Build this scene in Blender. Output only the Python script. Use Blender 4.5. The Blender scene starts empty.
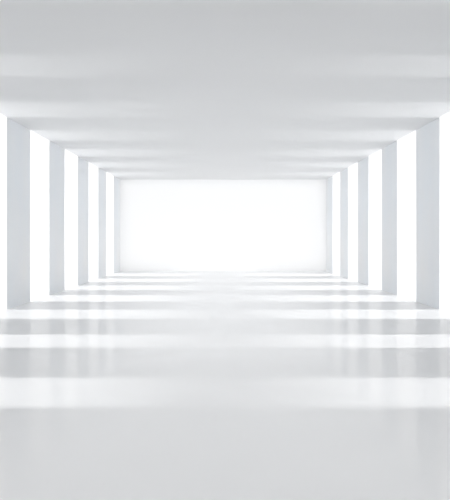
import bpy, bmesh, math

scene = bpy.context.scene
COL = scene.collection

# ---------------------------------------------------------------- dimensions (metres)
HALF = 4.5            # half the width of the hall
H = 4.0               # floor to ceiling
EYE = 1.521           # camera height
FPX = 480.0           # focal length in pixels of the 450 wide frame
BAY = 4.5 * FPX * 0.000563      # one pillar width = one opening width
D0 = 4.5 * FPX / 216.4          # near edge of the first pillar seen on each side
END = D0 + 9 * BAY              # end wall
BACK = D0 - 11 * BAY            # wall behind the camera
SLAB = 0.25


# ---------------------------------------------------------------- helpers
def mat(name, base, rough, spec=0.5, mottle=0.0, scale=3.0, stretch=(1, 1, 1), bump=0.0, tint=None):
    m = bpy.data.materials.new(name)
    m.use_nodes = True
    nt = m.node_tree
    b = nt.nodes['Principled BSDF']
    b.inputs['Roughness'].default_value = rough
    b.inputs['Specular IOR Level'].default_value = spec
    tc = nt.nodes.new('ShaderNodeTexCoord')
    mp = nt.nodes.new('ShaderNodeMapping')
    mp.inputs['Scale'].default_value = stretch
    n = nt.nodes.new('ShaderNodeTexNoise')
    n.inputs['Scale'].default_value = scale
    n.inputs['Detail'].default_value = 4
    r = nt.nodes.new('ShaderNodeValToRGB')
    lo = tint or tuple(c * (1 - mottle) for c in base)
    r.color_ramp.elements[0].position = 0.3
    r.color_ramp.elements[1].position = 0.7
    r.color_ramp.elements[0].color = (*lo, 1)
    r.color_ramp.elements[1].color = (*base, 1)
    nt.links.new(tc.outputs['Object'], mp.inputs['Vector'])
    nt.links.new(mp.outputs['Vector'], n.inputs['Vector'])
    nt.links.new(n.outputs['Fac'], r.inputs['Fac'])
    nt.links.new(r.outputs['Color'], b.inputs['Base Color'])
    if bump:
        bp = nt.nodes.new('ShaderNodeBump')
        bp.inputs['Strength'].default_value = bump
        bp.inputs['Distance'].default_value = 0.002
        nt.links.new(n.outputs['Fac'], bp.inputs['Height'])
        nt.links.new(bp.outputs['Normal'], b.inputs['Normal'])
    return m


def box_bm(x0, x1, y0, y1, z0, z1, bm=None):
    bm = bm or bmesh.new()
    v = [bm.verts.new(p) for p in ((x0, y0, z0), (x1, y0, z0), (x1, y1, z0), (x0, y1, z0),
                                   (x0, y0, z1), (x1, y0, z1), (x1, y1, z1), (x0, y1, z1))]
    for f in ((3, 2, 1, 0), (4, 5, 6, 7), (0, 1, 5, 4), (1, 2, 6, 5), (2, 3, 7, 6), (3, 0, 4, 7)):
        bm.faces.new([v[i] for i in f])
    return bm


def link(name, bm, material, loc=(0, 0, 0)):
    bmesh.ops.recalc_face_normals(bm, faces=bm.faces)
    me = bpy.data.meshes.new(name)
    bm.to_mesh(me)
    bm.free()
    me.materials.append(material)
    o = bpy.data.objects.new(name, me)
    o.location = loc
    COL.objects.link(o)
    return o


def structure(name, bm, material, label, cat):
    o = link(name, bm, material)
    o['kind'] = 'structure'
    o['label'] = label
    o['category'] = cat
    return o


# ---------------------------------------------------------------- materials
M_FLOOR = mat('polished_white_floor', (0.90, 0.90, 0.90), 0.5, 0.0, 0.015, 0.7)
nt = M_FLOOR.node_tree          # thin even polish over the white floor
gl = nt.nodes.new('ShaderNodeBsdfGlossy')
gl.inputs['Roughness'].default_value = 0.08
gl.inputs['Color'].default_value = (1, 1, 1, 1)
mx = nt.nodes.new('ShaderNodeMixShader')
lw = nt.nodes.new('ShaderNodeLayerWeight')
lw.inputs['Blend'].default_value = 0.5
fr = nt.nodes.new('ShaderNodeMapRange')
for i, q in enumerate((0.65, 0.88, 0.085, 0.22)):
    fr.inputs[i + 1].default_value = q
nt.links.new(lw.outputs['Facing'], fr.inputs[0])
nt.links.new(fr.outputs[0], mx.inputs['Fac'])
nt.links.new(nt.nodes['Principled BSDF'].outputs[0], mx.inputs[1])
nt.links.new(gl.outputs[0], mx.inputs[2])
nt.links.new(mx.outputs[0], nt.nodes['Material Output'].inputs['Surface'])
M_CEIL = mat('matt_white_ceiling', (0.82, 0.82, 0.82), 0.85, 0.2, 0.02, 0.5, (0.3, 1, 1))
M_WALL = mat('matt_white_wall', (0.81, 0.81, 0.81), 0.8, 0.2, 0.02, 1.0)
M_PILLAR = mat('pale_grey_plaster', (0.90, 0.90, 0.90), 0.5, 0.3, 0.03, 0.9, (1, 1, 0.6),
               tint=(0.855, 0.885, 0.915))


def backlit_mat():
    m = bpy.data.materials.new('backlit_white_sheet')
    m.use_nodes = True
    nt = m.node_tree
    nt.nodes.remove(nt.nodes['Principled BSDF'])
    out = nt.nodes['Material Output']
    t = nt.nodes.new('ShaderNodeBsdfTranslucent')
    d = nt.nodes.new('ShaderNodeBsdfDiffuse')
    t.inputs['Color'].default_value = (0.89, 0.89, 0.89, 1)
    d.inputs['Color'].default_value = (0.9, 0.9, 0.9, 1)
    mx = nt.nodes.new('ShaderNodeMixShader')
    mx.inputs['Fac'].default_value = 0.04
    nt.links.new(t.outputs[0], mx.inputs[1])
    nt.links.new(d.outputs[0], mx.inputs[2])
    nt.links.new(mx.outputs[0], out.inputs['Surface'])
    return m


# ---------------------------------------------------------------- the hall
structure('floor', box_bm(-HALF, HALF, BACK, END, -SLAB, 0), M_FLOOR,
          'glossy white floor of the hall with streaks of daylight across it', 'floor')
structure('ceiling', box_bm(-HALF, HALF, BACK, END, H, H + SLAB), M_CEIL,
          'plain matt white ceiling over the whole hall', 'ceiling')

# end wall: one white sheet, made translucent so the sky behind brightens it
bm = bmesh.new()
x, z = HALF, H
f = bm.faces.new([bm.verts.new(p) for p in ((-x, END, 0), (x, END, 0), (x, END, z), (-x, END, z))])
structure('wall_end', bm, backlit_mat(),
          'bright blank white wall closing the far end of the hall', 'wall')
bm = bmesh.new()
RD = 0.5  # depth of the unseen rim, added to shade the end wall's edges
box_bm(-HALF - 0.2, -HALF, END, END + RD, -SLAB, H + SLAB, bm)
box_bm(HALF, HALF + 0.2, END, END + RD, -SLAB, H + SLAB, bm)
box_bm(-HALF, HALF, END, END + RD, H, H + SLAB, bm)
box_bm(-HALF, HALF, END, END + RD, -SLAB, 0, bm)
structure('shade_rim', bm, M_WALL, 'unseen white rim added behind the bright end wall to shade its edges', 'trim')

LIGHT_GAP = 1.9  # half width of an unseen opening added to brighten the middle floor
bm = bmesh.new()
for sx in (-1, 1):
    xs = sorted((sx * LIGHT_GAP, sx * (HALF + 0.2)))
    box_bm(xs[0], xs[1], BACK - 0.2, BACK, -SLAB, H + SLAB, bm)
box_bm(-LIGHT_GAP, LIGHT_GAP, BACK - 0.2, BACK, H, H + SLAB, bm)
structure('wall_back', bm, M_WALL, 'plain white wall with a wide opening added to light the floor, behind the camera', 'wall')
for sx, nm in ((-1, 'left'), (1, 'right')):
    xs = sorted((sx * HALF, sx * (HALF + 0.2)))
    structure('wall_' + nm, box_bm(xs[0], xs[1], BACK, 4.27, -SLAB, H + SLAB), M_WALL,
              'plain white side wall beside the camera on the %s' % nm, 'wall')


# ---------------------------------------------------------------- pillars: broad splayed fins on the slab edges
def pillar_bm(side, width):
    T, S = 0.085, 0.40
    pts = [(0, 0), (0, width), (side * T, width - S), (side * T, S)]
    bm = bmesh.new()
    lo = [bm.verts.new((px, py, -SLAB)) for px, py in pts]
    hi = [bm.verts.new((px, py, H + SLAB)) for px, py in pts]
    bm.faces.new(lo)
    bm.faces.new(hi)
    for i in range(4):
        j = (i + 1) % 4
        bm.faces.new((lo[i], lo[j], hi[j], hi[i]))
    return bm


ORD = ('first', 'second', 'third', 'fourth', 'fifth', 'sixth', 'seventh')
SPANS = [(D0 + k * BAY, BAY) for k in (8, 6, 4, 2, 0)] + [(7.44, 1.41), (5.155, 1.41)]
for side, nm in ((-1, 'left'), (1, 'right')):
    proto = {}
    for i, (y, wd) in enumerate(SPANS):
        if wd not in proto:
            proto[wd] = o = link('pillar', pillar_bm(side, wd), M_PILLAR)
        else:
            o = proto[wd].copy()
            COL.objects.link(o)
        o.location = (side * HALF, y, 0)
        place = 'touching the bright end wall' if i == 0 else 'counted from the bright end wall'
        o['label'] = 'flat pale grey pillar, %s of the %s row, %s' % (ORD[i], nm, place)
        o['category'] = 'pillar'
        o['group'] = 'pillars along the %s side of the hall' % nm
        o['kind'] = 'thing'

# ---------------------------------------------------------------- daylight: white sky, brightest square to the hall on both sides
SKY = 0.62           # white sky all round
BEAM_HIGH = 121.0     # strip of sky square to the hall, high up on both sides
BEAM_LOW = 18.5       # the same strip thrown back by white ground below
AHEAD = 0.28           # brighter sky beyond the end wall
GLOW = 235.0           # sky patch added behind the camera, shining in through the added opening
world = bpy.data.worlds.new('white_sky')
scene.world = world
world.use_nodes = True
nt = world.node_tree
bg = nt.nodes['Background']
tc = nt.nodes.new('ShaderNodeTexCoord')
sep = nt.nodes.new('ShaderNodeSeparateXYZ')
nt.links.new(tc.outputs['Generated'], sep.inputs[0])


def math_node(op, a, b=None):
    n = nt.nodes.new('ShaderNodeMath')
    n.operation = op
    for i, v in enumerate((a, b)):
        if v is None:
            continue
        if isinstance(v, (int, float)):
            n.inputs[i].default_value = v
        else:
            nt.links.new(v, n.inputs[i])
    return n.outputs[0]


def ramp(v, a, b, lo, hi):
    n = nt.nodes.new('ShaderNodeMapRange')
    n.interpolation_type = 'SMOOTHSTEP'
    for i, q in enumerate((a, b, lo, hi)):
        n.inputs[i + 1].default_value = q
    nt.links.new(v, n.inputs[0])
    return n.outputs[0]


band = ramp(math_node('ABSOLUTE', sep.outputs['Y']), 0.008, 0.022, 1.0, 0.0)
high = math_node('MULTIPLY', ramp(sep.outputs['Z'], 0.60, 0.74, 0.0, BEAM_HIGH), ramp(sep.outputs['Z'], 0.74, 0.94, 1.0, 0.10))
low = ramp(sep.outputs['Z'], -0.88, -0.50, BEAM_LOW, 0.0)
beam = math_node('MULTIPLY', band, math_node('ADD', high, low))
glow = math_node('MULTIPLY', ramp(sep.outputs['Y'], -0.996, -0.982, GLOW, 0.0),
                 math_node('MULTIPLY', ramp(sep.outputs['Z'], 0.0, 0.06, 0.0, 1.0), ramp(sep.outputs['Z'], 0.16, 0.32, 1.0, 0.0)))
# white ground below the horizon is brighter than the sky overhead
ground = ramp(sep.outputs['Z'], -0.05, 0.35, 1.08, 0.72)
ahead = ramp(sep.outputs['Y'], 0.45, 0.85, 0.0, AHEAD)
strength = math_node('ADD', math_node('ADD', beam, glow), math_node('ADD', ahead, math_node('MULTIPLY', SKY, ground)))
tint = nt.nodes.new('ShaderNodeMix')
tint.data_type = 'RGBA'
tint.inputs[6].default_value = (0.925, 0.96, 1.0, 1)
tint.inputs[7].default_value = (1.0, 0.998, 1.0, 1)
nt.links.new(math_node('MAXIMUM', ramp(sep.outputs['Y'], 0.5, 0.8, 0.0, 1.0), ramp(strength, 0.8, 1.2, 0.0, 1.0)), tint.inputs[0])
nt.links.new(tint.outputs[2], bg.inputs['Color'])
nt.links.new(strength, bg.inputs['Strength'])
world.cycles.sampling_method = 'MANUAL'
world.cycles.sample_map_resolution = 2048

# ---------------------------------------------------------------- camera
cam = bpy.data.cameras.new('camera')
cam.sensor_fit = 'HORIZONTAL'
cam.sensor_width = 36.0
cam.lens = 36.0 * FPX / 450.0
cam.shift_x = (225 - 223.2) / 450.0
cam.shift_y = -(250 - 236.4) / 450.0
co = bpy.data.objects.new('camera', cam)
co.location = (0, 0, EYE)
co.rotation_euler = (math.radians(90), 0, 0)
COL.objects.link(co)
scene.camera = co

# ---------------------------------------------------------------- colour
vs = scene.view_settings
scene.display_settings.display_device = 'sRGB'
vs.view_transform = 'Standard'
vs.look = 'None'
vs.gamma = 1.0
vs.use_curve_mapping = False
vs.exposure = 0.63
scene.cycles.max_bounces = 16
scene.cycles.diffuse_bounces = 12
scene.cycles.use_denoising = True
